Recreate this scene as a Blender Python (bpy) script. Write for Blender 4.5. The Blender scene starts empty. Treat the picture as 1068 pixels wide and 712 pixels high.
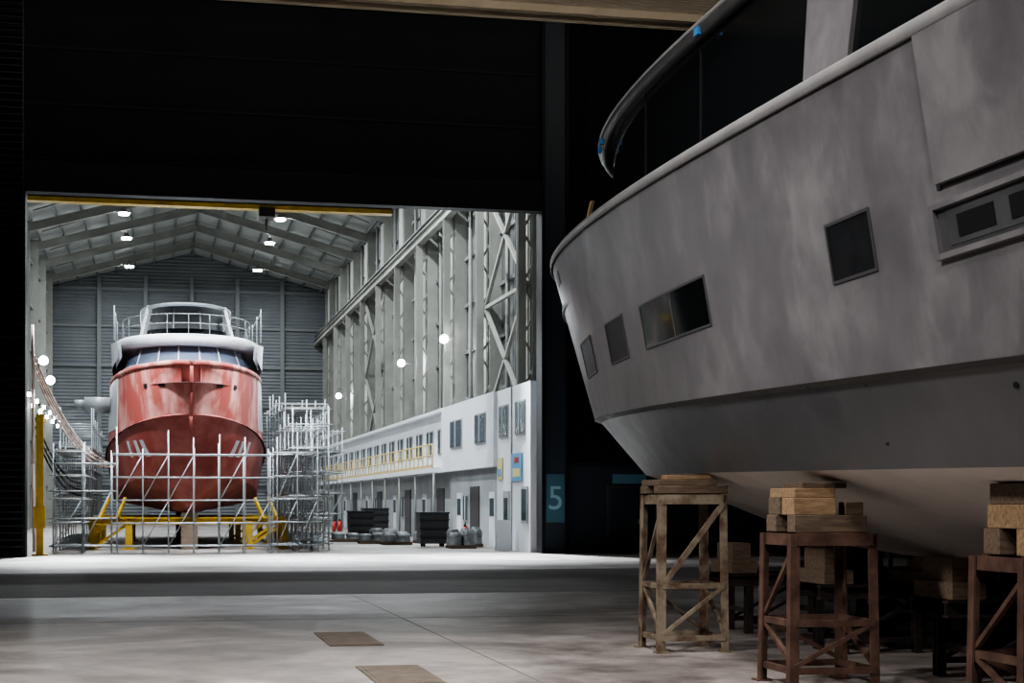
import bpy, math, random
from mathutils import Vector, Matrix
random.seed(7)
S = bpy.context.scene
COL = S.collection

# ------------------------------------------------------------------ materials
def mat(name, col, rough=0.6, metal=0.0, col2=None, scale=2.0, lo=0.35, hi=0.65, detail=6,
        bump=0.0, bscale=None, wave=None, emit=None, estr=0.0, spec=0.5, stretch=None):
    m = bpy.data.materials.new(name); m.use_nodes = True
    nt = m.node_tree; b = nt.nodes['Principled BSDF']
    b.inputs['Base Color'].default_value = (*col, 1)
    b.inputs['Roughness'].default_value = rough
    b.inputs['Metallic'].default_value = metal
    b.inputs['Specular IOR Level'].default_value = spec
    tc = nt.nodes.new('ShaderNodeTexCoord')
    src = tc.outputs['Object']
    if stretch:
        mp = nt.nodes.new('ShaderNodeMapping'); mp.inputs['Scale'].default_value = stretch
        nt.links.new(src, mp.inputs['Vector']); src2 = mp.outputs['Vector']
    else: src2 = src
    if col2 is not None:
        n = nt.nodes.new('ShaderNodeTexNoise'); n.inputs['Scale'].default_value = scale
        n.inputs['Detail'].default_value = detail; n.inputs['Roughness'].default_value = 0.6
        nt.links.new(src2, n.inputs['Vector'])
        r = nt.nodes.new('ShaderNodeValToRGB')
        r.color_ramp.elements[0].position = lo; r.color_ramp.elements[0].color = (*col, 1)
        r.color_ramp.elements[1].position = hi; r.color_ramp.elements[1].color = (*col2, 1)
        nt.links.new(n.outputs['Fac'], r.inputs['Fac'])
        nt.links.new(r.outputs['Color'], b.inputs['Base Color'])
    if bump:
        n2 = nt.nodes.new('ShaderNodeTexNoise'); n2.inputs['Scale'].default_value = bscale or scale*6
        n2.inputs['Detail'].default_value = 5
        nt.links.new(src2, n2.inputs['Vector'])
        bp = nt.nodes.new('ShaderNodeBump'); bp.inputs['Strength'].default_value = bump
        bp.inputs['Distance'].default_value = 0.02
        nt.links.new(n2.outputs['Fac'], bp.inputs['Height']); nt.links.new(bp.outputs['Normal'], b.inputs['Normal'])
    if wave:   # (axis, scale, strength)
        w = nt.nodes.new('ShaderNodeTexWave'); w.bands_direction = wave[0]; w.inputs['Scale'].default_value = wave[1]
        nt.links.new(src, w.inputs['Vector'])
        bp = nt.nodes.new('ShaderNodeBump'); bp.inputs['Strength'].default_value = wave[2]
        bp.inputs['Distance'].default_value = 0.08
        nt.links.new(w.outputs['Fac'], bp.inputs['Height']); nt.links.new(bp.outputs['Normal'], b.inputs['Normal'])
    if emit:
        b.inputs['Emission Color'].default_value = (*emit, 1); b.inputs['Emission Strength'].default_value = estr
    return m

def primer(name, c0, c1, c2, rough, lo=.38, hi=.62):
    """sanded primer: broad soft blotches, fine sanding haze and roughness variation"""
    m = bpy.data.materials.new(name); m.use_nodes = True
    nt = m.node_tree; b = nt.nodes['Principled BSDF']; L = nt.links.new
    tc = nt.nodes.new('ShaderNodeTexCoord')
    def noise(sc, det, rough_, dist=0, st=(1,1,1), rot=(0,0,0)):
        mp = nt.nodes.new('ShaderNodeMapping'); mp.inputs['Scale'].default_value = st; mp.inputs['Rotation'].default_value = rot
        L(tc.outputs['Object'], mp.inputs['Vector'])
        n = nt.nodes.new('ShaderNodeTexNoise'); n.inputs['Scale'].default_value = sc; n.inputs['Detail'].default_value = det
        n.inputs['Roughness'].default_value = rough_; n.inputs['Distortion'].default_value = dist
        L(mp.outputs['Vector'], n.inputs['Vector']); return n
    a = noise(0.6, 3, .5); d = noise(1.5, 9, .64, .35, (1,1,1.1)); g = noise(1.9, 9, .66, .5, (1,1.3,.8),(.7,0,0))
    def mul(x,k):
        s = nt.nodes.new('ShaderNodeMath'); s.operation='MULTIPLY'; s.inputs[1].default_value=k; L(x,s.inputs[0]); return s.outputs[0]
    def add(x,y):
        s = nt.nodes.new('ShaderNodeMath'); s.operation='ADD'; L(x,s.inputs[0]); L(y,s.inputs[1]); return s.outputs[0]
    tot = add(add(mul(a.outputs['Fac'],.35),mul(d.outputs['Fac'],.35)),mul(g.outputs['Fac'],.30))
    r = nt.nodes.new('ShaderNodeValToRGB'); e=r.color_ramp.elements
    e[0].position=lo; e[0].color=(*c0,1); e[1].position=hi; e[1].color=(*c2,1)
    k=e.new((lo+hi)/2); k.color=(*c1,1)
    L(tot, r.inputs['Fac']); L(r.outputs['Color'], b.inputs['Base Color'])
    rr = nt.nodes.new('ShaderNodeMapRange'); rr.inputs['From Min'].default_value=.3; rr.inputs['From Max'].default_value=.7
    rr.inputs['To Min'].default_value = rough-.06; rr.inputs['To Max'].default_value = rough+.10
    L(d.outputs['Fac'], rr.inputs['Value']); L(rr.outputs[0], b.inputs['Roughness'])
    return m

M = {}
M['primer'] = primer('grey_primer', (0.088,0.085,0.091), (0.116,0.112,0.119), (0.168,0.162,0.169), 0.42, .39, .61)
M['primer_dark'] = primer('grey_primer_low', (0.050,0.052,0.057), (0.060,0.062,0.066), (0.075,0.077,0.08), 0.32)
M['brow'] = mat('brow_primer', (0.040,0.042,0.045), 0.45, 0, (0.06,0.06,0.062), 2)
M['cap'] = mat('cap_filler', (0.17,0.17,0.175), 0.45, 0.0, (0.22,0.22,0.22), 2)
M['bottom'] = mat('bottom_primer', (0.60,0.55,0.51), 0.45, 0, (0.72,0.67,0.63), 0.8)
M['glass'] = mat('dark_glass', (0.006,0.007,0.008), 0.06, 0, spec=0.35)
M['glass2'] = mat('dark_film_glass', (0.008,0.009,0.010), 0.45, 0, (0.014,0.015,0.017), 3, spec=0.08)
M['black'] = mat('black_rubber', (0.010,0.010,0.011), 0.5, spec=.3)
M['seam'] = mat('seam_shadow_gap', (0.02,0.02,0.022), 0.7)
M['frame'] = mat('window_frame', (0.045,0.045,0.047), 0.5)
M['tape'] = mat('blue_tape', (0.03,0.16,0.40), 0.6)
M['paper'] = mat('masking_paper', (0.4,0.28,0.16), 0.8)
M['wood'] = mat('timber', (0.16,0.10,0.055), 0.85, 0, (0.29,0.20,0.115), 5, bump=0.3, stretch=(1,6,6))
M['wood2'] = mat('timber_old', (0.07,0.048,0.034), 0.9, 0, (0.14,0.10,0.068), 5, bump=0.3, stretch=(1,6,6))
M['rust'] = mat('rusty_steel', (0.046,0.021,0.015), 0.75, 0.2, (0.105,0.058,0.041), 5, bump=0.2)
M['beige'] = mat('beige_painted_steel', (0.08,0.045,0.028), 0.7, 0.1, (0.21,0.178,0.13), 4, 0.38, 0.60, bump=0.2)
M['darksteel'] = mat('dark_steel', (0.022,0.020,0.020), 0.6, 0.4, (0.055,0.038,0.032), 4)
M['hdr'] = mat('door_fabric', (0.007,0.009,0.013), 0.75, 0, (0.010,0.012,0.017), 0.6, wave=('Z', 0.35, 0.25), spec=.25)
M['hdr2'] = mat('door_bottom_band', (0.006,0.007,0.010), 0.6, spec=.25)
M['louvre'] = mat('louvre_dark', (0.014,0.017,0.022), 0.5, 0.2)
M['wallblack'] = mat('wall_black', (0.004,0.005,0.007), 0.8, spec=.2)
M['wallnavy'] = mat('wall_navy', (0.013,0.024,0.038), 0.6)
M['ceil'] = mat('ceiling_deck', (0.52,0.45,0.35), 0.7, 0, (0.44,0.37,0.28), 1, wave=('Y', 1.2, 0.8))
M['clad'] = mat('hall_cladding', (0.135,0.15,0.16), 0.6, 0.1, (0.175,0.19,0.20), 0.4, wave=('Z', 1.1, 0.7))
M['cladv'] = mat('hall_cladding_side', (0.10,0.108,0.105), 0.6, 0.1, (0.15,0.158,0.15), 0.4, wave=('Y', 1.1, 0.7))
M['column'] = mat('column_paint', (0.25,0.255,0.23), 0.6, 0, (0.33,0.335,0.30), 1)
M['brace'] = mat('brace_paint', (0.17,0.185,0.185), 0.6)
M['roof'] = mat('roof_sheet', (0.45,0.48,0.46), 0.6, 0, (0.52,0.55,0.53), 0.4)
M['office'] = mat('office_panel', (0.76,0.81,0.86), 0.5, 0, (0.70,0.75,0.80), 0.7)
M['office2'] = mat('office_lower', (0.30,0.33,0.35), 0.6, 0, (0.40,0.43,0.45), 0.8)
M['offwin'] = mat('office_glass', (0.05,0.07,0.085), 0.15)
M['yellow'] = mat('yellow_paint', (0.50,0.32,0.02), 0.5, 0, (0.34,0.21,0.02), 3)
M['wyellow'] = mat('rail_yellow', (0.62,0.46,0.18), 0.5)
M['galv'] = mat('galvanised_tube', (0.40,0.44,0.47), 0.45, 0.4, (0.54,0.58,0.60), 3)
M['rail'] = mat('brushed_rail', (0.30,0.32,0.34), 0.4, 0.5)
M['plank'] = mat('scaffold_plank', (0.36,0.37,0.36), 0.7)
M['redhull'] = mat('red_primer', (0.23,0.040,0.032), 0.65, 0, (0.42,0.135,0.115), 0.6, 0.44, 0.68, 9)
M['pinkhull'] = mat('red_primer_sanded', (0.27,0.052,0.042), 0.65, 0, (0.62,0.35,0.31), 0.9, 0.46, 0.68, 10, stretch=(1,1,.45))
M['white'] = mat('white_gelcoat', (0.70,0.73,0.76), 0.4, 0, (0.50,0.53,0.56), 1.2)
M['silver'] = mat('fairing_silver', (0.36,0.39,0.41), 0.4, 0.1, (0.52,0.54,0.56), 1)
M['wglass'] = mat('wheelhouse_glass', (0.09,0.11,0.16), 0.12)
M['lamp'] = mat('lamp_glow', (1,1,1), 0.5, emit=(0.92,0.96,1.0), estr=80)
M['cable'] = mat('cable_pink', (0.50,0.40,0.36), 0.6)
M['cable2'] = mat('cable_black', (0.03,0.03,0.03), 0.6)
M['extred'] = mat('extinguisher_red', (0.5,0.02,0.015), 0.4)
M['bin'] = mat('bin_dark', (0.025,0.03,0.033), 0.6)
M['wrap'] = mat('wrapped_goods', (0.09,0.10,0.105), 0.4, 0, (0.24,0.26,0.27), 4, bump=0.5)
M['signblue'] = mat('sign_blue', (0.05,0.14,0.19), 0.6)
M['signtxt'] = mat('sign_text', (0.26,0.48,0.58), 0.6)
M['exitblue'] = mat('exit_blue', (0.08,0.22,0.30), 0.6)
M['poster_b'] = mat('poster_blue', (0.14,0.36,0.60), 0.5)
M['poster_y'] = mat('poster_yellow', (0.70,0.64,0.28), 0.5)
M['hatch'] = mat('hatch_rust', (0.09,0.072,0.056), 0.8, 0, (0.14,0.115,0.09), 4, bump=0.3)
M['housing'] = mat('lamp_housing', (0.2,0.2,0.2), 0.5)

def concrete():
    m = bpy.data.materials.new('concrete_floor'); m.use_nodes = True
    nt = m.node_tree; b = nt.nodes['Principled BSDF']; L = nt.links.new
    tc = nt.nodes.new('ShaderNodeTexCoord')
    def noise(sc, det=8, rough=0.62, dist=0):
        n = nt.nodes.new('ShaderNodeTexNoise'); n.inputs['Scale'].default_value = sc
        n.inputs['Detail'].default_value = det; n.inputs['Roughness'].default_value = rough; n.inputs['Distortion'].default_value = dist
        L(tc.outputs['Object'], n.inputs['Vector']); return n
    n1 = noise(0.28, 8, .62, .8); n2 = noise(1.1, 10, 0.72); n3 = noise(14, 6)
    r1 = nt.nodes.new('ShaderNodeValToRGB')
    r1.color_ramp.elements[0].position = .40; r1.color_ramp.elements[0].color = (0.155,0.14,0.130,1)
    r1.color_ramp.elements[1].position = .58; r1.color_ramp.elements[1].color = (0.325,0.298,0.280,1)
    L(n1.outputs['Fac'], r1.inputs['Fac'])
    r2 = nt.nodes.new('ShaderNodeValToRGB')
    r2.color_ramp.elements[0].position = .38; r2.color_ramp.elements[0].color = (0.48,0.47,0.46,1)
    r2.color_ramp.elements[1].position = .58; r2.color_ramp.elements[1].color = (1,1,1,1)
    L(n2.outputs['Fac'], r2.inputs['Fac'])
    mx = nt.nodes.new('ShaderNodeMixRGB'); mx.blend_type = 'MULTIPLY'; mx.inputs[0].default_value = 1
    L(r1.outputs['Color'], mx.inputs[1]); L(r2.outputs['Color'], mx.inputs[2])
    L(mx.outputs[0], b.inputs['Base Color'])
    rr = nt.nodes.new('ShaderNodeMapRange'); rr.inputs['To Min'].default_value = .34; rr.inputs['To Max'].default_value = .75
    L(n2.outputs['Fac'], rr.inputs['Value']); L(rr.outputs[0], b.inputs['Roughness'])
    b.inputs['Specular IOR Level'].default_value = .4
    bp = nt.nodes.new('ShaderNodeBump'); bp.inputs['Strength'].default_value = .12; bp.inputs['Distance'].default_value = .01
    L(n3.outputs['Fac'], bp.inputs['Height']); L(bp.outputs['Normal'], b.inputs['Normal'])
    return m
M['concrete'] = concrete()
M['joint'] = mat('floor_joint', (0.13,0.12,0.11), 0.8)
M['shade_band'] = mat('floor_shade_tone', (0.075,0.067,0.062), 0.75, 0, (0.13,0.12,0.112), 0.5, bump=0.1, spec=.3)  # dark tone standing for the shade between the lit zones

# ------------------------------------------------------------------ mesh builder
class MB:
    def __init__(s): s.v=[]; s.f=[]; s.mi=[]; s.sm=[]; s.mats=[]
    def m(s, k):
        if k not in s.mats: s.mats.append(k)
        return s.mats.index(k)
    def face(s, ids, k, sm=False): s.f.append(ids); s.mi.append(s.m(k)); s.sm.append(sm)
    def hexa(s, p, k):
        o=len(s.v); s.v += [tuple(q) for q in p]
        for q in ((0,3,2,1),(4,5,6,7),(0,1,5,4),(1,2,6,5),(2,3,7,6),(3,0,4,7)): s.face([o+i for i in q], k)
    def box(s, x0,x1,y0,y1,z0,z1,k):
        s.hexa([(x0,y0,z0),(x1,y0,z0),(x1,y1,z0),(x0,y1,z0),(x0,y0,z1),(x1,y0,z1),(x1,y1,z1),(x0,y1,z1)], k)
    def beam(s, a, b, w, h, k, up=(0,0,1)):
        a=Vector(a); b=Vector(b); d=(b-a).normalized(); up=Vector(up)
        if abs(d.dot(up))>0.98: up=Vector((0,1,0))
        r=d.cross(up).normalized()*(w/2); u=r.cross(d).normalized()*(h/2)
        s.hexa([a-r-u,a+r-u,a+r+u,a-r+u,b-r-u,b+r-u,b+r+u,b-r+u], k)
    def ibeam(s, a, b, w, h, k, t=0.04, up=(0,0,1)):
        a=Vector(a); b=Vector(b); d=(b-a).normalized(); upv=Vector(up)
        if abs(d.dot(upv))>0.98: upv=Vector((0,1,0))
        r=d.cross(upv).normalized(); u=r.cross(d).normalized()*(h/2-t/2)
        s.beam(a+u,b+u,w,t,k,up); s.beam(a-u,b-u,w,t,k,up); s.beam(a,b,t,h-2*t,k,up)
    def tube(s, a, b, r, k, n=6, caps=True):
        a=Vector(a); b=Vector(b); d=(b-a).normalized(); up=Vector((0,0,1))
        if abs(d.z)>0.98: up=Vector((0,1,0))
        x=d.cross(up).normalized(); y=x.cross(d).normalized(); o=len(s.v)
        for p in (a,b):
            for i in range(n):
                t=2*math.pi*i/n; s.v.append(tuple(p+x*math.cos(t)*r+y*math.sin(t)*r))
        for i in range(n):
            j=(i+1)%n; s.face([o+i,o+j,o+n+j,o+n+i], k, True)
        if caps: s.face([o+i for i in range(n)][::-1], k); s.face([o+n+i for i in range(n)], k)
    def path(s, pts, r, k, n=6):
        for a,b in zip(pts[:-1],pts[1:]): s.tube(a,b,r,k,n,True)
    def grid(s, rows, k, sm=True):
        o=len(s.v); nr=len(rows); nc=len(rows[0])
        for r in rows: s.v += [tuple(q) for q in r]
        for i in range(nr-1):
            for j in range(nc-1):
                s.face([o+i*nc+j,o+i*nc+j+1,o+(i+1)*nc+j+1,o+(i+1)*nc+j], k, sm)
    def poly(s, pts, k):
        o=len(s.v); s.v += [tuple(q) for q in pts]; s.face(list(range(o,o+len(pts))), k)
    def build(s, name, parent=None, bevel=0):
        xs=[v[0] for v in s.v]; ys=[v[1] for v in s.v]; zs=[v[2] for v in s.v]
        c=((min(xs)+max(xs))/2,(min(ys)+max(ys))/2,min(zs))
        me=bpy.data.meshes.new(name)
        me.from_pydata([(v[0]-c[0],v[1]-c[1],v[2]-c[2]) for v in s.v],[],s.f)
        for k in s.mats: me.materials.append(M[k])
        me.polygons.foreach_set('material_index', s.mi); me.polygons.foreach_set('use_smooth', s.sm); me.update()
        ob=bpy.data.objects.new(name, me); ob.location=c; COL.objects.link(ob)
        if bevel:
            md=ob.modifiers.new('bevel','BEVEL'); md.width=bevel; md.segments=2; md.limit_method='ANGLE'
        if parent: ob.parent=parent
        return ob
def empty(name, loc=(0,0,0)):
    e=bpy.data.objects.new(name,None); e.location=loc; e.empty_display_size=.3; COL.objects.link(e); return e
def adopt(p, *obs):
    for o in obs:
        o.parent=p; o.matrix_parent_inverse=Matrix.Translation(p.location).inverted()

# ------------------------------------------------------------------ room shell : front hall
YW=54.0; ZC=18.2; OX0,OX1=-4.0,12.85; OZ=11.6
b=MB(); b.box(-14,26,-12,148,-0.3,0,'concrete'); b.build('floor')
b=MB(); b.box(-14,26,-12,YW,ZC,ZC+.25,'ceil'); b.build('ceiling')
b=MB()
b.box(-14,OX0-.9,YW,YW+.5,0,ZC,'wallblack'); b.box(OX1+.9,26,YW,YW+.5,0,ZC,'wallblack')
for i in range(5): b.box(14.6+i*2.4,14.63+i*2.4,YW-.03,YW,3.1,ZC,'hdr2')
b.box(OX1+.95,26,YW-.08,YW,2.95,3.1,'louvre'); b.box(OX1+.95,26,YW-.04,YW,0,2.95,'wallnavy')
b.box(OX0-.9,OX1+.9,YW+.3,YW+.5,OZ+1,ZC,'wallblack'); b.build('wall_partition')
b=MB(); b.box(25.7,26,-12,YW,0,ZC,'wallblack')
for y in range(-8,54,6): b.ibeam((25.5,y,0),(25.5,y,ZC),.4,.4,'louvre')
b.build('wall_right')
b=MB(); b.box(-14.3,-14,-12,YW,0,ZC,'wallnavy')
for y in range(-8,54,6): b.ibeam((-13.8,y,0),(-13.8,y,ZC),.5,.4,'column')
for z in (5,10,15): b.beam((-13.9,-12,z),(-13.9,YW,z),.15,.15,'brace')
b.build('wall_left')
b=MB(); b.box(-14,26,-12.3,-12,0,ZC,'wallnavy'); b.build('wall_rear')
# door posts
b=MB(); b.box(OX0-.9,OX0,YW-.25,YW+.5,0,ZC,'louvre')
z=.1
while z<ZC-.1:
    b.hexa([(OX0-.85,YW-.40,z),(OX0-.05,YW-.40,z),(OX0-.05,YW-.25,z+.05),(OX0-.85,YW-.25,z+.05),
            (OX0-.85,YW-.40,z+.03),(OX0-.05,YW-.40,z+.03),(OX0-.05,YW-.25,z+.2),(OX0-.85,YW-.25,z+.2)],'louvre'); z+=.22
b.box(OX0-.02,OX0+.04,YW-.3,YW+.5,0,OZ,'hdr2'); b.build('trim_1')
b=MB(); b.box(OX1,OX1+.12,YW-.3,YW+.5,0,ZC,'hdr2'); b.box(OX1+.12,OX1+.85,YW-.2,YW+.5,0,ZC,'wallnavy')
b.box(OX1+.85,OX1+.95,YW-.3,YW+.5,0,ZC,'hdr2'); b.build('trim_2')
# lifted fabric door
b=MB(); b.box(OX0,OX1,YW-.05,YW+.25,OZ+1.0,ZC-.02,'hdr')
b.box(OX0,OX1,YW-.25,YW+.3,OZ,OZ+1.0,'hdr2')
for z in (12.65,14.4,16.2): b.box(OX0,OX1,YW-.12,YW+.02,z,z+.08,'hdr2')
b.build('hangar_door')
b=MB(); b.box(-14,26,YW-.5,YW-.3,ZC-.18,ZC,'ceil'); b.box(-14,26,YW-1.6,YW-1.45,ZC-.25,ZC,'ceil'); b.build('trim_3')
b=MB(); b.box(15.2,16.6,YW-.10,YW-.04,0,2.3,'frame'); b.box(15.3,16.5,YW-.13,YW-.10,.02,2.2,'wallnavy'); b.box(16.3,16.36,YW-.18,YW-.13,1,1.15,'galv'); b.build('door_1')
b=MB(); b.box(15.4,16.6,YW-.08,YW-.04,2.38,2.7,'exitblue'); b.build('exit_sign')
e=empty('door_number_sign',(13.3,YW-.22,1.1))
b=MB(); b.box(13.02,13.66,YW-.24,YW-.2,1.05,2.7,'signblue'); o1=b.build('board')
cu=bpy.data.curves.new('digit','FONT'); cu.body='5'; cu.size=1.15; cu.extrude=.01; cu.align_x='CENTER'
cu.materials.append(M['signtxt']); o2=bpy.data.objects.new('digit',cu); o2.location=(13.34,YW-.25,1.5); o2.rotation_euler=(math.pi/2,0,0); COL.objects.link(o2)
adopt(e,o1,o2)
# floor band with the shade painted in, joints, hatches
b=MB(); b.box(-14,26,30.5,41.0,0,.004,'shade_band'); b.build('floor_shade_band')
b=MB()
for y in (12,24,47): b.box(-14,26,y-.008,y+.008,0,.003,'joint')
for x in (-5,3.6,12.2):
    b.box(x-.008,x+.008,-12,30,0,.003,'joint'); b.box(x-.008,x+.008,42,53,0,.003,'joint')
b.build('floor_joints')
for y,l in ((20.4,2.0),(16.0,1.8),(11.0,1.8)):
    b=MB(); b.box(2.05,2.7,y-l/2,y+l/2,0,.012,'hatch'); b.box(2.1,2.65,y-l/2+.05,y+l/2-.05,.012,.016,'hatch')
    b.build('floor_hatch')

# ------------------------------------------------------------------ second hall
HX0,HX1,HY1=-8.2,14.5,140.0; ZE=19.7; ZR=22.8; XM=(HX0+HX1)/2
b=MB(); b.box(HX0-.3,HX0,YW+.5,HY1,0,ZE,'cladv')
for y in range(60,140,8):
    b.ibeam((HX0+.25,y,0),(HX0+.25,y,ZE),.5,.45,'column')
for z in (3,6,9,12,15,18): b.beam((HX0+.1,YW+.5,z),(HX0+.1,HY1,z),.12,.12,'brace')
b.build('wall_left.001')
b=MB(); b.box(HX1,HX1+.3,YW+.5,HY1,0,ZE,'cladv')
ys=list(range(60,140,8))
for y in ys:
    b.ibeam((HX1-.3,y,0),(HX1-.3,y,ZE),.55,.5,'column',.06)
    b.ibeam((HX1-.95,y,0),(HX1-.95,y,15.2),.32,.32,'column',.05)
    b.box(HX1-.5,HX1-.1,y+.9,y+2.3,0,ZE-.5,'column')
    for z in range(1,15,2):
        b.beam((HX1-.35,y,z),(HX1-.9,y,z+1),.06,.08,'column'); b.beam((HX1-.9,y,z+1),(HX1-.35,y,z+2),.06,.08,'column')
    b.ibeam((HX1-.15,y+4,0),(HX1-.15,y+4,ZE),.25,.25,'brace')
    b.tube((HX1-.25,y+5.6,0),(HX1-.25,y+5.6,ZE),.09,'column',8)
b.ibeam((HX1-.95,YW+.6,15.4),(HX1-.95,HY1,15.4),.35,.5,'column',.05)
b.beam((HX1-.55,YW+.6,16.0),(HX1-.55,HY1,16.0),.9,.06,'brace')
for z in (2.2,4.4,6.6,8.8,11,13.2,17.6): b.beam((HX1-.08,YW+.6,z),(HX1-.08,HY1,z),.12,.16,'brace')
for y0 in (60,100):
    for z0 in (0,5,10):
        b.beam((HX1-.7,y0,z0),(HX1-.7,y0+8,z0+5),.14,.14,'column'); b.beam((HX1-.7,y0+8,z0),(HX1-.7,y0,z0+5),.14,.14,'column')
b.beam((HX1-.7,60,5),(HX1-.7,68,5),.14,.14,'column'); b.beam((HX1-.7,60,10),(HX1-.7,68,10),.14,.14,'column')
b.build('wall_right.001')
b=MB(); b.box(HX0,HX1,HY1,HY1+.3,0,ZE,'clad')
b.hexa([(HX0,HY1,ZE),(HX1,HY1,ZE),(HX1,HY1+.3,ZE),(HX0,HY1+.3,ZE),(XM-.01,HY1,ZR),(XM+.01,HY1,ZR),(XM+.01,HY1+.3,ZR),(XM-.01,HY1+.3,ZR)],'clad')
for i in range(1,6):
    x=HX0+(HX1-HX0)*i/6; b.ibeam((x,HY1-.2,0),(x,HY1-.2,ZE+1),.35,.3,'brace',.05,up=(0,1,0))
for z in (3.3,6.6,9.9,13.2,16.5,19.6): b.beam((HX0,HY1-.12,z),(HX1,HY1-.12,z),.2,.22,'brace')
b.build('wall_back')
b=MB()
b.hexa([(HX0-.3,YW+.5,ZE),(XM,YW+.5,ZR),(XM,HY1+.3,ZR),(HX0-.3,HY1+.3,ZE),(HX0-.3,YW+.5,ZE+.15),(XM,YW+.5,ZR+.15),(XM,HY1+.3,ZR+.15),(HX0-.3,HY1+.3,ZE+.15)],'roof')
b.hexa([(XM,YW+.5,ZR),(HX1+.3,YW+.5,ZE),(HX1+.3,HY1+.3,ZE),(XM,HY1+.3,ZR),(XM,YW+.5,ZR+.15),(HX1+.3,YW+.5,ZE+.15),(HX1+.3,HY1+.3,ZE+.15),(XM,HY1+.3,ZR+.15)],'roof')
def roofz(x): return ZE+(ZR-ZE)*(1-abs(x-XM)/(HX1-XM))
for i in range(15):
    x=HX0+.6+i*(HX1-HX0-1.2)/14; b.beam((x,YW+.6,roofz(x)-.14),(x,HY1,roofz(x)-.14),.1,.2,'brace')
for y in range(60,140,8):
    for s in (HX0,HX1):
        b.ibeam((s,y,ZE-.55),(XM,y,ZR-.5),.3,.55,'column',.05)
    b.tube((HX0+1,y+4,roofz(HX0+1)-.3),(XM,y,ZR-.3),.04,'column'); b.tube((HX1-1,y+4,roofz(HX1-1)-.3),(XM,y,ZR-.3),.04,'column')
b.build('ceiling.001')
b=MB(); b.box(HX0+.9,9.0,62.4,62.9,12.86,13.02,'yellow'); b.box(HX0+.9,9.0,62.5,62.8,13.02,13.5,'darksteel'); b.box(3.9,4.5,62.2,63.1,12.55,12.9,'darksteel')
b.tube((4.2,62.65,12.1),(4.2,62.65,12.55),.03,'darksteel')
for x in (HX0+.9,8.6): b.box(x,x+.4,61.9,63.4,13.2,13.6,'darksteel')
b.build('overhead_crane')

def area(name, loc, target, size, power, col, parent=None, spread=180):
    l=bpy.data.lights.new(name,'AREA'); l.shape='DISK'; l.size=size; l.energy=power; l.color=col; l.spread=math.radians(spread)
    o=bpy.data.objects.new(name,l); o.location=loc
    o.rotation_euler=(Vector(target)-Vector(loc)).to_track_quat('-Z','Y').to_euler(); COL.objects.link(o)
    if parent: adopt(parent,o)
    return o
COOL=(0.90,0.96,1.0)
for y,pw in ((64,2500),(76,2200),(92,1600),(108,1100),(118,900),(132,850)):
    for x in (XM-5,XM+5):
        zz=roofz(x)-1.0
        e=empty('high_bay_lamp',(x,y,zz))
        b=MB(); n=12
        for r0,z0,r1,z1 in ((.12,.35,.16,.15),(.16,.15,.42,-.02)):
            b.grid([[(x+r*math.cos(t*2*math.pi/n),y+r*math.sin(t*2*math.pi/n),zz+z) for t in range(n+1)] for r,z in ((r0,z0),(r1,z1))],'housing')
        b.tube((x,y,zz+.35),(x,y,zz+.8),.02,'housing')
        o1=b.build('shade')
        b=MB(); b.tube((x,y,zz-.14),(x,y,zz-.03),.32,'lamp',12); o2=b.build('lens')
        adopt(e,o1,o2); area('bulb',(x,y,zz-.2),(x,y,0),.7,pw,COOL,e)
for (x,y,z,dx) in ((HX1-1.2,75.5,9.4,-1),(HX1-1.2,89,9.4,-1),(HX1-1.2,120,9.6,-1),(HX0+.6,120,11.8,1),(HX0+.6,128,11.0,1),(HX0+.6,100,9.4,1)):
    e=empty('wall_floodlight',(x,y,z)); q=1.0 if dx<0 else 1.6
    b=MB(); b.box(x-.08*q,x+.08*q,y-.2,y+.2,z-.15*q,z+.15*q,'housing'); b.beam((x,y,z),(x-dx*.6,y,z),.05,.05,'housing'); o1=b.build('housing')
    b=MB(); b.box(x+dx*.09*q-.01,x+dx*.09*q+.01,y-.17,y+.17,z-.12*q,z+.12*q,'lamp'); b.tube((x,y-.24,z),(x,y-.2,z),.2*q,'lamp',14); o2=b.build('lens')
    adopt(e,o1,o2); area('bulb',(x+dx*.3,y-.4,z),(x+dx*6,y-7,z-7),.35,350,COOL,e)
# festoon of work lights along the left wall
b=MB(); pts=[]
for i in range(41):
    t=i/40; pts.append((HX0+.75,104+t*34,8.6-.5*abs(math.sin(t*math.pi*5))))
b.path(pts,.03,'cable2',5)
for i in range(0,41,4):
    p=pts[i]; b.tube((p[0],p[1],p[2]-.35),(p[0],p[1],p[2]-.1),.10,'lamp',8); b.tube((p[0],p[1],p[2]-.1),(p[0],p[1],p[2]),.05,'black',6)
b.build('festoon_lights')

# ------------------------------------------------------------------ offices
b=MB()
X0=12.75
b.box(X0,HX1-1.2,55,60.6,0,5.95,'office')
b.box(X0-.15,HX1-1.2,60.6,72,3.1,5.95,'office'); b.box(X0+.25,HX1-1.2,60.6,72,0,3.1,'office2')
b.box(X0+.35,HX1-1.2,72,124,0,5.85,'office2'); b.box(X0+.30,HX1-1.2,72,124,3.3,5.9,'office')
b.box(X0-.6,X0+.36,72,124,3.08,3.3,'office'); b.box(X0-.05,HX1-1.2,72,124,5.85,6.0,'office')
b.box(X0-.05,X0+.02,57.9,57.98,0,5.95,'office2')
def win(x,y0,y1,z0,z1):
    b.box(x-.05,x+.02,y0-.06,y1+.06,z0-.06,z1+.06,'office2'); b.box(x-.07,x-.03,y0,y1,z0,z1,'offwin'); b.box(x-.09,x-.06,(y0+y1)/2-.025,(y0+y1)/2+.025,z0,z1,'office')
win(X0,55.8,57.2,4.2,5.3); win(X0,58.6,60.0,4.2,5.3)
win(X0-.15,62,64.0,4.1,5.2); win(X0-.15,67,69.5,4.1,5.2)
y=73.5
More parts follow.
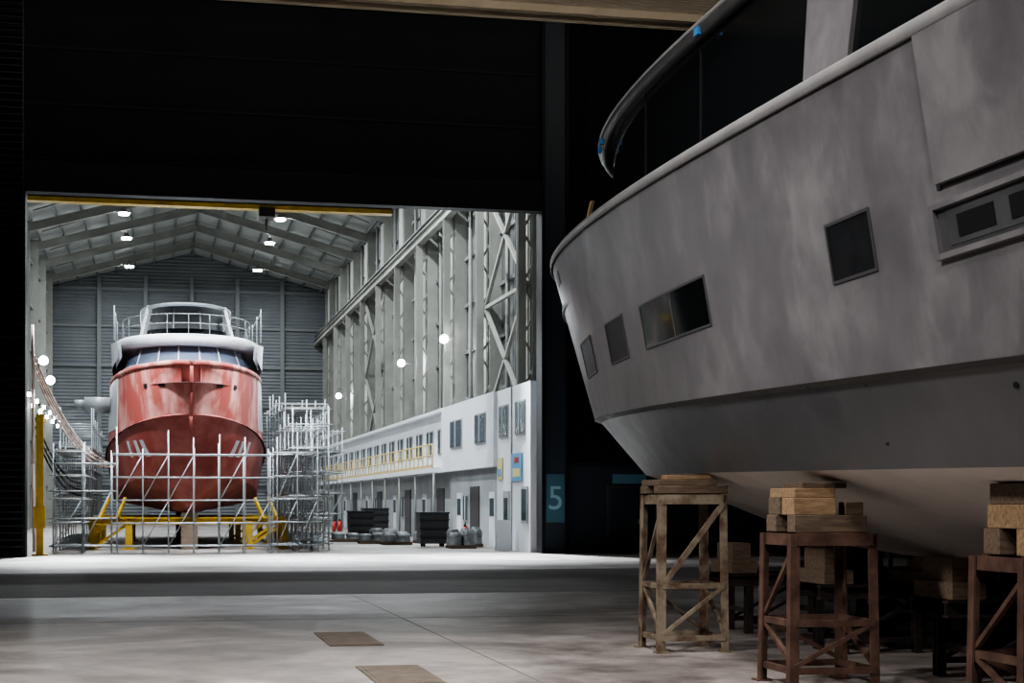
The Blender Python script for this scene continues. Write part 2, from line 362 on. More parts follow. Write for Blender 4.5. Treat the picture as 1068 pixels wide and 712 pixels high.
while y<122: win(X0+.30,y,y+1.7,4.0,5.1); y+=3.2
for i,y in enumerate((62,65.2,69,74,79,84,89,95,101,107,113,119)):
    x=X0+.25 if y<72 else X0+.35
    if i%2==0: b.box(x-.05,x,y,y+1.1,0,2.15,'office'); b.box(x-.07,x-.04,y+.15,y+.95,1.2,1.9,'offwin')
    else: b.box(x-.05,x,y,y+1.9,.0,2.4,'frame'); win(x,y+2.4,y+3.4,1.0,2.0)
b.box(X0-.05,X0,58.3,59.3,0,2.15,'office2'); b.box(X0-.07,X0-.04,58.5,59.1,1.1,1.9,'offwin')
b.box(X0-.06,X0,55.3,56.2,1.0,2.3,'office2'); b.box(X0-.08,X0-.05,55.4,56.1,1.1,2.2,'offwin')
y=72
while y<=124:
    b.tube((X0-.5,y,0),(X0-.5,y,3.1),.05,'column'); y+=5.2
b.build('office_building')
b=MB(); xr=X0-.56
for z in (3.85,4.35): b.tube((xr,72,z),(xr,124,z),.035,'wyellow')
b.box(xr-.02,xr+.02,72,124,3.3,3.43,'wyellow')
y=72.0
while y<=124: b.tube((xr,y,3.3),(xr,y,4.35),.03,'wyellow'); y+=1.3
b.build('balcony_railing')
b=MB(); b.box(X0-.05,X0-.01,56.2,57.9,2.5,3.5,'poster_b'); b.box(X0-.06,X0-.05,56.4,57.6,2.65,2.95,'poster_y'); b.box(X0-.06,X0-.05,56.7,57.3,3.15,3.35,'extred'); b.build('safety_banner')
b=MB(); b.box(X0-.05,X0-.01,59.5,60.3,2.6,3.4,'poster_y'); b.box(X0-.06,X0-.05,59.6,60.2,2.7,3.0,'poster_b'); b.build('safety_banner')

def bin_(x,y,w,d,h):
    b=MB(); b.hexa([(x-w/2+.03,y-d/2+.03,.12),(x+w/2-.03,y-d/2+.03,.12),(x+w/2-.03,y+d/2-.03,.12),(x-w/2+.03,y+d/2-.03,.12),(x-w/2,y-d/2,h),(x+w/2,y-d/2,h),(x+w/2,y+d/2,h),(x-w/2,y+d/2,h)],'bin')
    b.box(x-w/2-.03,x+w/2+.03,y-d/2-.03,y+d/2+.03,h,h+.06,'bin')
    for k in range(3): b.box(x-w/2-.02,x+w/2+.02,y-d/2-.03,y-d/2,h*(.3+.25*k),h*(.3+.25*k)+.05,'darksteel')
    for sx in (-1,1):
        for sy in (-1,1): b.tube((x+sx*(w/2-.2)-.04,y+sy*(d/2-.2),.09),(x+sx*(w/2-.2)+.04,y+sy*(d/2-.2),.09),.09,'black',10)
    b.build('waste_container')
bin_(10.75,63.5,1.15,1.0,1.3); bin_(9.4,75.5,1.1,1.2,1.3); bin_(11.2,84,1.3,1.2,1.4)
def wrapped(x,y,w,d,h,seed=0):
    b=MB(); 
    for i in range(3): b.box(x-w/2,x+w/2,y-d/2+i*(d-.1)/2,y-d/2+i*(d-.1)/2+.1,0,.1,'wood2')
    b.box(x-w/2,x+w/2,y-d/2,y+d/2,.1,.13,'wood2')
    rnd=random.Random(seed+int(x*10))
    nx=2; 
    for i in range(nx):
        for j in range(2):
            cx_=x-w/2+w*(i+.5)/nx; cy_=y-d/2+d*(j+.5)/2; hh=.13+(h-.13)*rnd.uniform(.75,1); r=min(w,d)/4*1.0
            n=12; rows=[]
            for q in range(6):
                t=q/5; z=.13+(hh-.13)*t; s=1-.25*(t>.9)+.05*math.sin(q*2+i)
                rows.append([(cx_+r*s*math.cos(2*math.pi*a/n),cy_+r*s*math.sin(2*math.pi*a/n),z) for a in range(n+1)])
            b.grid(rows,'wrap'); b.poly(rows[-1][:-1],'wrap')
    b.build('wrapped_pallet')
for x,y,w,d,h in ((11.35,60.6,1.0,1.0,.75),(12.1,62.4,.8,.8,.8),(9.75,66.5,1.2,1.0,.55),(9.0,68.5,1.1,1,.5),(9.9,71.5,1.2,1.1,.7),(8.3,72,1.3,1.1,.45),(11.4,69,1,1,.6)): wrapped(x,y,w,d,h)
def exting(x,y):
    b=MB(); b.tube((x,y,.05),(x,y,.75),.1,'extred',12); b.tube((x,y,.75),(x,y,.85),.05,'black',8); b.beam((x,y,.86),(x,y-.15,.9),.03,.03,'black')
    b.path([(x,y,.82),(x+.13,y,.7),(x+.13,y,.35)],.015,'black'); b.box(x-.12,x+.12,y-.1,y+.1,0,.05,'darksteel'); b.build('fire_extinguisher')
for p in ((12.4,65.3),(12.3,73),(9.3,86),(9.7,87)): exting(*p)
b=MB(); b.hexa([(12.0,56.9,0),(12.5,56.9,0),(12.5,56.95,0),(12.0,56.95,0),(12.0,57.15,1.1),(12.5,57.15,1.1),(12.5,57.2,1.1),(12.0,57.2,1.1)],'office')
b.hexa([(12.0,57.45,0),(12.5,57.45,0),(12.5,57.5,0),(12.0,57.5,0),(12.0,57.18,1.1),(12.5,57.18,1.1),(12.5,57.22,1.1),(12.0,57.22,1.1)],'office')
b.beam((12.06,57.03,.5),(12.06,57.38,.5),.03,.03,'darksteel'); b.build('a_frame_sign')

# ------------------------------------------------------------------ parametric hull
class Hull:
    def __init__(s, cx, stern, P): s.cx=cx; s.stern=stern; s.P=P
    def par(s, v):
        k=min(int(v),len(s.P)-2); f=v-k; A=s.P[k]; B=s.P[k+1]
        return [A[i]*(1-f)+B[i]*f for i in range(4)], (A[4],B[4],f)
    def b(s, v, Y):
        (b0,Y0,st,p),_=s.par(v); t=max(0,(Y-Y0)/(st-Y0)); t=min(t,1)
        return b0*math.sqrt(max(0,1-t**p))
    def z(s, v, Y):
        _,(za,zb,f)=s.par(v); return za(Y)*(1-f)+zb(Y)*f
    def vat(s, seg, Y, z):
        za=s.P[seg][4](Y); zb=s.P[seg+1][4](Y); return seg+(z-za)/(zb-za)
    def pt(s, side, v, Y, off=0): return (s.cx+side*(s.b(v,Y)+off), Y, s.z(v,Y))
    def pz(s, side, seg, Y, z, off=0):
        v=max(seg,min(seg+.9999,s.vat(seg,Y,z))); return (s.cx+side*(s.b(v,Y)+off),Y,z)
    def strip(s, mb, v0, v1, k, nv=6, n=90, off0=0, off1=0):
        for side in (-1,1):
            rows=[]
            for i in range(nv+1):
                v=v0+(v1-v0)*i/nv; v=min(v,len(s.P)-1-1e-6); (b0,Y0,st,p),_=s.par(v)
                o=off0+(off1-off0)*i/nv
                row=[]
                for j in range(n+1):
                    t=j/n; g=1-(1-t)**2.2; Y=s.stern+(st-s.stern)*g
                    row.append((s.cx+side*max(0,s.b(v,Y)+(o if j<n else 0)),Y,s.z(v,Y)))
                rows.append(row)
            mb.grid(rows,k)
    def patch(s, mb, side, seg, Y0,Y1, z0,z1, off, k, nY=8, nz=3, skew=0, base=-.03):
        f0=z0 if callable(z0) else (lambda y:z0); f1=z1 if callable(z1) else (lambda y:z1)
        def P(i,j,o):
            Y=Y0+(Y1-Y0)*i/nY; zz=f0(Y)+(f1(Y)-f0(Y))*j/nz; return s.pz(side,seg,Y+skew*j/nz,zz,o)
        mb.grid([[P(i,j,off) for j in range(nz+1)] for i in range(nY+1)],k)
        for j in (0,nz): mb.grid([[P(i,j,off),P(i,j,base)] for i in range(nY+1)],k,False)
        for i in (0,nY): mb.grid([[P(i,j,off),P(i,j,base)] for j in range(nz+1)],k,False)
    def window(s, mb, side, seg, Y0,Y1,z0,z1, fw=.025, frame='frame', glass='glass', off=.014):
        s.patch(mb,side,seg,Y0,Y1,z0,z1,.006,glass)
        s.patch(mb,side,seg,Y0-fw,Y1+fw,z1,z1+fw,off,frame,nz=1)
        s.patch(mb,side,seg,Y0-fw,Y1+fw,z0-fw,z0,off,frame,nz=1)
        s.patch(mb,side,seg,Y0-fw,Y0,z0,z1,off,frame,nY=1)
        s.patch(mb,side,seg,Y1,Y1+fw,z0,z1,off,frame,nY=1)

def zdeck(Y): return 5.0+.033*(max(Y,4)-10)
def zkn(Y): return 2.67+.021*(max(Y,0)-10)
def zch(Y): return 1.95+.013*(Y-10)
def zkl(Y): return 1.1+.010*max(0,Y-17)**2
H=Hull(9.0,-7.0,[(.06,6,25.2,3.0,zkl),(3.1,6,25.7,3.3,zch),(3.5,8,27.5,3.3,zkn),(3.9,8,29.5,3.3,zdeck)])
root=empty('motor_yacht',(9,12,1.1)); parts=[]
b=MB()
H.strip(b,0,1,'bottom',8)
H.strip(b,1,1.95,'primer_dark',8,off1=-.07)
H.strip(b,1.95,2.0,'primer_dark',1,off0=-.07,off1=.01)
H.strip(b,2,3,'primer',12,140)
for v0,v1,k in ((0,1,'bottom'),(1,2,'primer_dark'),(2,2.9999,'primer')):
    b.poly([H.pt(-1,v0,-7),H.pt(1,v0,-7),H.pt(1,v1,-7),H.pt(-1,v1,-7)],k)
parts.append(b.build('hull'))
b=MB(); n=140
def deckline(off,dz):
    out=[]
    for j in range(n+1):
        t=j/n; g=1-(1-t)**2.2; Y=-7+(29.5-(-7))*g
        if off<0: Y=min(Y,29.5+off*1.0) 
        out.append((max(0,H.b(2.9999,Y)+off),Y,zdeck(Y)+dz))
    return out
sec=[(.0,-.10),(.018,-.095),(.022,-.01),(.0,.02),(-.12,.03),(-.18,.0),(-.18,-.8)]
for side in (-1,1):
    rows=[[(9+side*x,y,z) for x,y,z in deckline(o,dz)] for o,dz in sec]
    b.grid(rows,'cap')
rows=[[(9-x,y,z) for x,y,z in deckline(-.18,-.8)],[(9+x,y,z) for x,y,z in deckline(-.18,-.8)]]
b.grid(rows,'primer'); parts.append(b.build('bulwark_and_deck'))
b=MB()
for side in (-1,1):
    H.window(b,side,2,15.5,18.1,3.50,3.96); H.window(b,side,2,19.1,20.2,3.50,3.98,glass='glass2'); H.window(b,side,2,21.6,22.8,3.52,3.98,glass='glass2')
    H.window(b,side,2,11.5,12.3,3.49,3.92,glass='glass2')
    H.patch(b,side,2,16.75,16.79,3.50,3.96,.012,'frame',nY=1,nz=1)
H.patch(b,-1,2,23.8,24.4,5.02,5.2,.01,'black',nY=4,nz=2)
parts.append(b.build('hull_windows'))
b=MB()
H.patch(b,-1,2,2,10.32,lambda y:3.885+.012*(y-10),lambda y:zdeck(y)-.11,.05,'primer',nY=20,nz=6)
H.patch(b,-1,2,10.31,10.37,lambda y:3.86,lambda y:zdeck(y)-.11,.012,'seam',nY=2,nz=6)
H.patch(b,-1,2,2,10.37,lambda y:3.865+.012*(y-10),lambda y:3.885+.012*(y-10),.012,'seam',nY=20,nz=1)
H.patch(b,-1,2,2,10.42,3.43,3.73,.006,'brow',nY=16,nz=2)
for z in ((3.39,3.43),(3.73,3.765)): H.patch(b,-1,2,2,10.48,z[0],z[1],.045,'primer',nY=16,nz=1)
H.patch(b,-1,2,10.42,10.48,3.40,3.75,.045,'primer',nY=1,nz=1)
H.patch(b,-1,2,8.9,10.3,3.47,3.71,.010,'primer_dark',nY=5,nz=1)
H.patch(b,-1,2,9.65,10.15,3.51,3.66,.016,'black',nY=3,nz=1); H.patch(b,-1,2,9.05,9.45,3.51,3.66,.016,'black',nY=3,nz=1)
def disc_on(seg,Y,z,r,k,o=.0):
    c=Vector(H.pz(-1,seg,Y,z,o))
    b.tube((c.x-.005,c.y,c.z),(c.x+.08,c.y,c.z),r,k,14)
disc_on(1,12.3,2.2,.03,'black',-.03); disc_on(1,9.95,2.5,.03,'black',-.055)
parts.append(b.build('hull_panel_details'))
def outline(b0,Y0,stem,p,stern,cx=9.0,n=40):
    L=[]
    for j in range(n+1):
        t=j/n; g=1-(1-t)**2.2; Y=stern+(stem-stern)*g; tt=max(0,(Y-Y0)/(stem-Y0)); L.append((b0*math.sqrt(max(0,1-min(1,tt)**p)),Y))
    return [(cx-x,y) for x,y in L]+[(cx+x,y) for x,y in reversed(L[:-1])]
b=MB()
lo=outline(3.46,14,24.6,3.3,-2); hi=outline(3.46,14,24.6,3.3,-2)
b.grid([[ (p[0],p[1],4.3) for p in lo],[ (p[0],p[1],5.22) for p in lo]],'brow')
b.grid([[ (p[0],p[1],5.22) for p in lo],[ (p[0],p[1],6.52) for p in hi]],'glass'); 
parts.append(b.build('wheelhouse_glass'))
b=MB()
prof=[(3.44,24.55,6.50),(3.52,24.85,6.47),(3.565,25.0,6.50),(3.58,25.05,6.57),(3.50,24.9,6.64),(3.3,24.5,6.68),(2.6,23.2,6.74)]
rows=[[(x,y,z) for x,y in outline(b0,14,st,3.3,-2)] for b0,st,z in prof]
b.grid(rows,'brow'); b.poly(rows[-1],'brow')
rows=[[(x,y,z) for x,y in outline(b0,14,st,3.3,-2)] for b0,st,z in ((3.585,25.06,6.575),(3.60,25.1,6.595),(3.58,25.06,6.62))]
b.grid(rows,'cap')
parts.append(b.build('roof_brow'))
b=MB()
def hx(b0,Y,st): t=max(0,(Y-14)/(st-14)); return b0*math.sqrt(max(0,1-min(1,t)**3.3))
for side in (-1,1):
    for Y,w,k in ((18.3,.016,'black'),(16.1,.016,'black')):
        b.beam((9+side*(hx(3.46,Y,24.6)+.003),Y,5.2),(9+side*(hx(3.46,Y,24.6)+.003),Y,6.5),w,w,k)
    xo=9+side*3.50; xi=9+side*3.50
    b.hexa([(xo,12.4,5.1),(xo-side*.1,12.4,5.1),(xo-side*.1,13.3,5.1),(xo,13.3,5.1),(xi,12.0,6.5),(xi-side*.1,12.0,6.5),(xi-side*.1,13.1,6.5),(xi,13.1,6.5)],'primer')
    b.box(xo-.02,xo+.02,9.6,12.3,5.1,5.26,'paper')
parts.append(b.build('pillars'))
b=MB()
for Y,z,w in ((20.9,6.50,.10),(15.8,6.50,.12),(21.4,6.5,.08)):
    x=9-hx(3.57,Y,25.0)-.015
    b.box(x-.01,x+.03,Y,Y+w,z-.02,z+.06,'tape')
b.hexa([(5.62,21.0,5.35),(5.66,21.0,5.35),(5.66,21.1,5.35),(5.62,21.1,5.35),(5.60,20.6,5.66),(5.64,20.6,5.66),(5.64,20.7,5.66),(5.60,20.7,5.66)],'paper')
parts.append(b.build('masking_tape'))
b=MB(); rows=[]
for j in range(20):
    Y=-6+j*(23+6)/19; rows.append([(8.93,Y,zkl(Y)+.25),(8.96,Y,zkl(Y)-.05),(9.04,Y,zkl(Y)-.05),(9.07,Y,zkl(Y)+.25)])
b.grid(rows,'bottom'); parts.append(b.build('keel'))
adopt(root,*parts)

def stand(cx,cy,w,h,k,blocks,name='steel_support_stand'):
    b=MB(); t=.075; hw=w/2; tw=hw*.95
    def P(sx,sy,z):
        f=z/h; r=hw+(tw-hw)*f; return Vector((cx+sx*r,cy+sy*r,z))
    for sx in (-1,1):
        for sy in (-1,1):
            a=P(sx,sy,0); c=P(sx,sy,h)
            b.beam(a,c,t*1.2,.018,k,up=(0,1,0)); b.beam(a+Vector((sx*t*.5,-sy*t*.5,0)),c+Vector((sx*t*.5,-sy*t*.5,0)),.018,t*1.2,k,up=(0,1,0))
            b.box(a.x-.08,a.x+.08,a.y-.08,a.y+.08,0,.015,k)
    for z,hh in ((.16,.06),(h*.42,.06),(h-.055,.11)):
        for s in (-1,1):
            b.beam(P(-1,s,z),P(1,s,z),.045,hh,k); b.beam(P(s,-1,z),P(s,1,z),.045,hh,k)
    zz=h*.42
    b.beam(P(-1,-1,.2),P(1,-1,zz),.04,.04,k); b.beam(P(1,1,.2),P(-1,1,zz),.04,.04,k)
    if k=='beige': b.beam(P(-1,-1,zz),P(1,-1,h-.1),.045,.06,k)
    b.beam(P(-1,-1,.2),P(-1,1,zz),.04,.04,k); b.beam(P(-1,1,zz),P(-1,-1,h-.1),.04,.04,k)
    b.beam(P(1,-1,.2),P(1,1,zz),.04,.04,k)
    b.box(cx-hw*.9,cx+hw*.9,cy-hw*.9,cy-hw*.6,h-.01,h+.012,k); b.box(cx-hw*.9,cx+hw*.9,cy+hw*.6,cy+hw*.9,h-.01,h+.012,k)
    st=b.build('frame')
    b=MB()
    for (x0,x1,y0,y1,z0,z1,kk) in blocks: b.box(cx+x0,cx+x1,cy+y0,cy+y1,h+z0+.012,h+z1+.012,kk)
    bl=b.build('timber_blocks',bevel=.008)
    e=empty(name,(cx,cy,0)); adopt(e,st,bl)
stand(6.02,18.1,.76,1.80,'beige',[(-.42,.42,-.38,-.2,0,.09,'wood2'),(-.42,.42,.12,.33,0,.09,'wood2'),(-.40,.3,-.34,.34,.09,.16,'wood2'),(-.3,.25,-.3,-.1,.16,.21,'wood')])
stand(6.12,14.4,.80,1.42,'rust',[(-.38,.34,-.36,-.18,0,.16,'wood2'),(-.38,.34,.1,.34,0,.16,'wood2'),(-.38,.04,-.34,-.05,.16,.32,'wood'),(-.36,.14,.05,.34,.16,.32,'wood2'),(-.36,.04,-.32,.3,.32,.41,'wood'),(-.26,.18,-.26,.2,.41,.46,'wood2'),(.14,.32,-.32,-.16,.16,.28,'wood2')])
stand(6.58,11.1,.84,1.30,'rust',[(-.36,.0,-.40,-.15,0,.2,'wood'),(.04,.4,-.40,-.15,0,.2,'wood2'),(-.36,.4,.1,.34,0,.2,'wood2'),(-.35,-.1,-.38,.3,.2,.38,'wood'),(-.06,.3,-.38,.3,.2,.38,'wood2'),(-.34,.3,-.36,.28,.38,.54,'wood2')])
stand(6.5,7.6,.84,1.30,'rust',[(-.4,.3,-.4,.38,0,.3,'wood'),(-.36,.3,-.4,.28,.3,.54,'wood2')])
for y in (9.5,13.5,17.5,21.0):
    stand(11.9,y,.82,1.40,'darksteel',[(-.4,.4,-.4,-.15,0,.2,'wood2'),(-.4,.4,.1,.35,0,.2,'wood2'),(-.3,.35,-.35,.3,.2,.42,'wood')])
for x,y,h in ((13.9,24.5,1.3),(15.4,26.5,1.1),(13.2,29.5,1.4)): stand(x,y,.9,h,'darksteel',[(-.3,.3,-.3,-.1,0,.15,'wood2')])
for x0,y in ((14.2,21.5),(11.5,26.5)):
    b=MB()
    for xx in (x0,x0+1.5,x0+3.0):
        for yy in (y,y+.8): b.beam((xx,yy,0),(xx,yy,.85),.07,.07,'darksteel')
    b.box(x0-.1,x0+3.1,y-.1,y+.9,.85,.92,'darksteel'); b.beam((x0,y,.25),(x0+3,y,.25),.05,.06,'darksteel'); b.beam((x0,y+.8,.25),(x0+3,y+.8,.25),.05,.06,'darksteel')
    b.box(x0+.4,x0+1.1,y+.1,y+.6,.92,1.15,'wood2'); b.box(x0+1.9,x0+2.3,y+.1,y+.5,.92,1.2,'bin'); b.build('work_table')
for y in (8.5,11.5,14.5,17.5,20.5):
    b=MB(); zk=zkl(y)-.06
    for x in (7.6,8.5,9.5,10.4):
        for yy in (y-.35,y+.35): b.ibeam((x,yy,0),(x,yy,.62),.1,.1,'darksteel',.02)
        b.beam((x,y-.35,.3),(x,y+.35,.3),.05,.06,'darksteel')
    for yy in (y-.35,y+.35):
        b.ibeam((7.3,yy,.70),(10.7,yy,.70),.12,.16,'darksteel',.025); b.beam((7.6,yy,.15),(10.4,yy,.15),.05,.06,'darksteel')
        b.beam((7.6,yy,.15),(8.5,yy,.6),.04,.04,'darksteel'); b.beam((10.4,yy,.15),(9.5,yy,.6),.04,.04,'darksteel')
    b.box(8.55,9.45,y-.45,y+.45,.79,.92,'wood2'); b.box(8.7,9.3,y-.3,y+.3,.92,zk-.0,'wood')
    b.box(7.35,7.7,y-.4,y+.4,.79,.95,'wood2'); b.box(7.4,7.65,y-.3,y+.3,.95,1.18,'wood2')
    b.build('keel_trestle')

# ------------------------------------------------------------------ red yacht in the second hall
cx=1.3; SZ=-.22
def rz_deck(Y): return 6.58+.02*(61-Y)
def rz_k(Y): return 4.9-.13*min(12,max(0,Y-58))
def rz_c(Y): return 3.0-.10*min(12,max(0,Y-58))
def mir(f): return lambda Yp: f(-Yp)
R=Hull(cx,-86,[(.7,-76,-61.2,3,mir(lambda Y:1.38)),(2.9,-71,-60.2,2.8,mir(rz_c)),(3.16,-71,-58.6,2.5,mir(rz_k)),(3.0,-70,-57.9,2.4,mir(rz_deck))])
def flip(mb): mb.v=[(x,-y,z) for x,y,z in mb.v]
def lift(mb,dz): mb.v=[(x,y,z+dz) for x,y,z in mb.v]
root=empty('motor_yacht',(cx,70,1.35)); parts=[]
b=MB(); R.strip(b,0,1,'redhull',6,60); R.strip(b,1,2,'redhull',6,60,off1=.02); R.strip(b,2,2.03,'redhull',1,60,off0=.10,off1=.0); R.strip(b,2.03,3,'pinkhull',8,60)
for v0,v1 in ((0,1),(1,2),(2,2.9999)): b.poly([R.pt(-1,v0,-86),R.pt(1,v0,-86),R.pt(1,v1,-86),R.pt(-1,v1,-86)],'redhull')
flip(b); parts.append(b.build('hull'))
b=MB()
for side in (-1,1):
    for Yp in (-58.75,-59.6):
        R.patch(b,side,2,Yp-.10,Yp+.10,5.80,5.96,.03,'black',nY=3,nz=1)
    R.patch(b,side,2,-80,-63.2,4.5,6.55,.02,'silver',nY=14,nz=2)
    for Yp in (-66,-69,-72,-75): R.patch(b,side,2,Yp-1.2,Yp,5.3,5.8,.035,'glass',nY=2,nz=1)
    for s0 in (-61.9,-61.2,-60.7): R.patch(b,side,1,s0-.12,s0+.12,3.4,4.0,.02,'silver',nY=3,nz=1)
rows=[]
for o,dz in ((.0,-.1),(.05,-.08),(.05,.06),(-.1,.08),(-.1,-.7)):
    row=[]
    for j in range(61):
        t=j/60; g=1-(1-t)**2.2; Y=-86+(-57.9+86)*g; Y=min(Y,-57.9+min(0,o)); row.append((max(0,R.b(2.9999,Y)+o),Y,rz_deck(-Y)+dz))
    rows.append(row)
for side in (-1,1): b.grid([[(cx+side*x,y,z) for x,y,z in r] for r in rows],'pinkhull')
b.grid([[(cx-x,y,z) for x,y,z in rows[-1]],[(cx+x,y,z) for x,y,z in rows[-1]]],'white')
flip(b); parts.append(b.build('hull_fittings'))
b=MB(); b.path([(cx,57.92,6.5),(cx,58.2,5.6),(cx,58.58,4.8),(cx,59.4,3.9),(cx,60.15,3.0),(cx,60.7,2.2),(cx,61.2,1.38)],.06,'redhull',8); parts.append(b.build('stem_bar'))
def out2(b0,Y0,stem,p,stern): return [(x,-y) for x,y in outline(b0,-Y0,-stem,p,-stern,cx=cx)]
b=MB()
lo=out2(2.45,66,61.6,2.4,82); hi=out2(2.25,67,62.6,2.4,82)
b.grid([[(x,y,6.0) for x,y in lo],[(x,y,7.15) for x,y in lo]],'white')
b.grid([[(x,y,7.15) for x,y in lo],[(x,y,7.85) for x,y in hi]],'wglass')
for dx in (-1.9,-1.15,-.4,.4,1.15,1.9):
    yy0=66-(66-61.6)*(1-abs(dx/2.45)**2.4)**(.5)-.04; yy1=67-(67-62.6)*(1-abs(dx*.92/2.25)**2.4)**(.5)-.04
    b.beam((cx+dx,yy0,7.12),(cx+dx*.92,yy1,7.85),.05,.05,'silver')
lift(b,SZ); parts.append(b.build('wheelhouse'))
b=MB(); rows=[]
for b0,st,z in ((2.25,62.6,7.84),(2.8,61.9,7.86),(2.92,61.6,8.0),(2.9,61.7,8.15),(2.7,62.2,8.28),(2.3,62.8,8.32)):
    rows.append([(x,y,z) for x,y in out2(b0,67,st,2.4,82)])
b.grid(rows,'white'); b.poly(rows[-1],'silver')
for side in (-1,1):
    rows=[]
    for y,z0 in ((63.8,7.5),(64.5,7.1),(66,6.9),(69,6.85),(80,6.85)):
        rows.append([(cx+side*(2.85+.05*t if y>64 else 2.62+.05*t),y,z0+(8.05-z0)*t) for t in (0,.33,.66,1)])
    b.grid(rows,'white'); b.grid([[(x-side*.15,y,z) for x,y,z in r] for r in rows],'white')
    b.box(cx+side*2.90-.02,cx+side*2.90+.02,67,78,7.2,7.7,'glass')
lift(b,SZ); parts.append(b.build('eyebrow_roof'))
b=MB()
rows=[[(x,y,z) for x,y in out2(w,69,st,2.6,80)] for w,z,st in ((2.2,8.3,64.6),(2.2,8.45,64.5),(2.1,8.5,64.7))]
b.grid(rows,'silver')
rows=[[(x,y,z) for x,y in out2(w,69,st,2.6,78)] for w,z,st in ((1.95,8.5,65.4),(1.85,8.85,65.8))]
b.grid(rows,'glass')
b.box(cx-1.1,cx+1.1,69,69.3,8.3,8.95,'brow'); b.box(cx-1.0,cx+1.0,74,76,8.3,8.8,'silver')
for sx in (-1,1):
    for y in (66.2,71): b.beam((cx+sx*1.75,y-.3,8.35),(cx+sx*1.45,y+.5,9.72),.13,.30,'white')
    b.tube((cx+sx*.55,65.9,8.4),(cx+sx*.5,66.2,9.7),.03,'silver')
rows=[[(x,y,z) for x,y in out2(w,69,st,2.6,76)] for w,st,z in ((1.6,65.5,9.70),(1.80,65.1,9.71),(1.84,65.0,9.76),(1.7,65.3,9.81),(1.1,66.5,9.84))]
b.grid(rows,'white'); b.poly(rows[-1],'white'); b.poly(rows[0],'brow')
for w,z in ((2.5,9.1),(2.5,8.75)):
    b.path([(x,y,z) for x,y in out2(w,67,62.9,2.4,80)],.015,'rail',5)
pts=out2(2.5,67,62.9,2.4,80)
for i in range(0,len(pts),5): b.tube((pts[i][0],pts[i][1],8.25),(pts[i][0],pts[i][1],9.1),.015,'rail',5)
b.tube((cx+.6,70,9.8),(cx+.6,70,10.2),.04,'galv')
for sx in (-1,1):
    for y in (63.5,66,69): b.tube((cx+sx*2.75,y,8.1),(cx+sx*2.75,y,9.4),.02,'galv',5)
    b.tube((cx+sx*2.75,63.5,9.25),(cx+sx*2.75,69,9.25),.018,'galv',5)
lift(b,SZ); parts.append(b.build('flybridge'))
b=MB(); b.tube((cx-3.0,70,5.8),(cx-4.1,70,5.8),.32,'silver',12); b.tube((cx-4.1,70,5.8),(cx-4.5,70,5.8),.2,'silver',12); parts.append(b.build('stabiliser_housing'))
adopt(root,*parts)

b=MB()
for y in (61.5,64.5,70,76):
    for x in (-2.2,-.9,3.5,4.8):
        b.ibeam((x,y,0),(x,y,1.05),.22,.22,'yellow',.04); b.box(x-.25,x+.25,y-.25,y+.25,0,.04,'yellow')
    b.ibeam((-2.4,y,1.05),(5.0,y,1.05),.25,.26,'yellow',.04)
    for x in (-1.5,4.1): b.beam((x-.6,y,.1),(x+.6,y,.95),.1,.1,'yellow')
    b.box(cx-.3,cx+.3,y-.3,y+.3,0,.92,'wood2'); b.box(cx-.3,cx+.3,y-.3,y+.3,1.18,1.36,'wood2')
b.beam((-2.3,61.5,.4),(-2.3,76,.4),.2,.25,'yellow'); b.beam((4.9,61.5,.4),(4.9,76,.4),.2,.25,'yellow')
for x,y in ((-1.9,61.3),(-1.3,61.3),(4.0,61.3),(4.5,61.3)):
    b.beam((x,y,1.15),(x+(.3 if x<1 else -.3),y+.4,1.9),.1,.1,'yellow')
b.build('boat_cradle')

b=MB(); r=.024
def bay(x0,x1,y0,y1,z,dx=1.15,diag=True,plank=True,jag=.6):
    nx=max(1,round((x1-x0)/dx)); ny=max(1,round((y1-y0)/2.0)); nz=max(1,round(z/1.0))
    X=[x0+(x1-x0)*i/nx for i in range(nx+1)]; Y=[y0+(y1-y0)*i/ny for i in range(ny+1)]; Z=[.25+(z-.4)*i/nz for i in range(nz+1)]
    for x in X:
        for y in Y:
            e=random.uniform(-.1,jag); b.tube((x,y,0),(x,y,z+e),r,'galv',5); b.box(x-.07,x+.07,y-.07,y+.07,0,.015,'galv')
    for i,zz in enumerate(Z):
        for y in Y: b.tube((x0-.15,y,zz),(x1+.15,y,zz),r,'galv',5)
        for x in X: b.tube((x,y0,zz),(x,y1,zz),r,'galv',5)
    if diag:
        for i in range(nx):
            for j in range(0,nz-1,2):
                if random.random()<.6:
                    b.tube((X[i],y0,Z[j]),(X[i+1],y0,Z[j+2 if j+2<=nz else j+1]),r*.8,'galv',5)
    if plank:
        for zz in Z[2::2]:
            b.box(x0,x1,y0+.05,y1-.05,zz+.03,zz+.08,'plank')
bay(-3.3,-2.35,57,67,3.6); bay(-3.3,-1.4,57,58,3.2,plank=False,dx=.8)
bay(-1.2,3.9,56.2,57.2,3.5,plank=False,dx=.85,jag=.9)
bay(4.2,5.6,57,59,3.6,dx=.7)
bay(4.9,6.2,59,65,4.7,dx=.8); bay(5.1,6.8,65,72,5.6,dx=.9); bay(5.4,7.4,72,80,6.2); bay(6.6,8.6,76,84,5.2)
bay(-3.6,-2.4,67,80,5.0)
for k in range(8): b.box(5.0+.15*k,5.5+.15*k,58.2,58.9,.4+.35*k,.44+.35*k,'plank')
b.build('scaffolding')

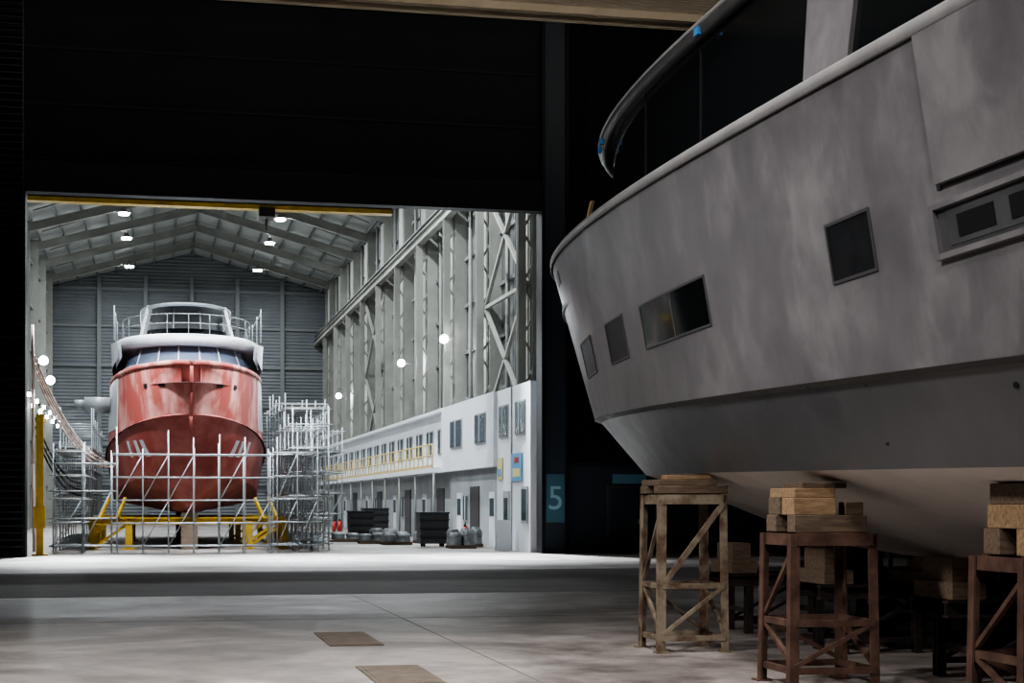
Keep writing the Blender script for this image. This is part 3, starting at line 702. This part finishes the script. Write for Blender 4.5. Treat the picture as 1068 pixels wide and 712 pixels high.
b=MB()
def sag(a,c,s,k,r=.04,n=14):
    pts=[]
    for i in range(n+1):
        t=i/n; p=Vector(a).lerp(Vector(c),t); p.z-=s*4*t*(1-t); pts.append(p)
    b.path(pts,r,k,6)
for i in range(4): sag((-3.85+.02*i,56+.4*i,6.6-.25*i),(-2.0+.2*i,60+.3*i,3.4-.12*i),.5+.12*i,'cable')
for i in range(3): sag((-3.9,57+.3*i,4.6-.3*i),(-2.4,59.5+.4*i,2.4-.2*i),.6,'cable2',.035)
b.path([(-3.9,56,7.6),(-3.88,56,5.5),(-3.9,56.1,3),(-3.85,56,.1)],.05,'cable')
b.build('air_hoses')
b=MB(); b.ibeam((-3.62,55.2,0),(-3.62,55.2,4.6),.22,.22,'yellow',.03); b.box(-3.85,-3.35,54.9,55.5,0,.05,'yellow')
b.beam((-3.62,55.2,4.5),(-3.62,57.2,4.5),.12,.18,'yellow'); b.beam((-3.62,55.2,3.6),(-3.62,56.1,4.45),.06,.06,'yellow'); b.box(-3.8,-3.44,54.95,55.1,.9,1.6,'yellow'); b.build('jib_crane')

# ------------------------------------------------------------------ lights : front hall floods and added unseen washes
WARM=(1.0,0.955,0.925)
def flood(loc,tgt,size,p,spr,col=WARM,hang=True):
    e=empty('unseen_floodlight',loc)
    d=(Vector(tgt)-Vector(loc)).normalized()
    b=MB(); a=Vector(loc)-d*.12
    b.tube(a-d*.35,a,size*.35,'housing',16); b.tube(a,a+d*.03,size*.5,'housing',20)
    if hang: b.tube(a-d*.2,(a.x,a.y,ZC-.02),.04,'housing',8)
    o1=b.build('housing'); adopt(e,o1); area('bulb',loc,tgt,size,p,col,e,spr)
flood((-9,9,12.5),(5.5,14,3.5),2.2,600,80)
flood((-2,-6,13),(6,10,2.5),2.2,400,80)
flood((2,14,16.3),(1,14,0),2.5,600,68)
for x in (-3,4,11,17): flood((x,43,16.9),(x,53,18.3),.6,50,100,(1,.93,.82))  # added unseen lamps, washing the far edge of the ceiling
for x,tx in ((-2.5,-2),(4.5,4.5),(11,11)): flood((x,59,13.2),(tx,51,0),.7,1000,38,COOL,False)  # added lamps, unseen behind the door header, brightening the apron floor
for x in (-3.2,5.6): flood((x,55.3,12.9),(1.3,61,4.3),.7,750,75,COOL,False)  # added pair, unseen above the opening, to brighten the red bow

w=bpy.data.worlds.new('night'); S.world=w; w.use_nodes=True
w.node_tree.nodes['Background'].inputs[0].default_value=(0.012,0.015,0.022,1); w.node_tree.nodes['Background'].inputs[1].default_value=.5
try: S.view_settings.look='AgX - Medium High Contrast'
except Exception as ex: print(ex)

cam=bpy.data.cameras.new('camera'); co=bpy.data.objects.new('camera',cam); COL.objects.link(co)
co.location=(0,0,1.7); co.rotation_euler=(math.pi/2,0,-math.radians(12.407)); cam.lens=57.3; cam.sensor_width=36; cam.shift_y=.158; cam.clip_end=600
S.camera=co
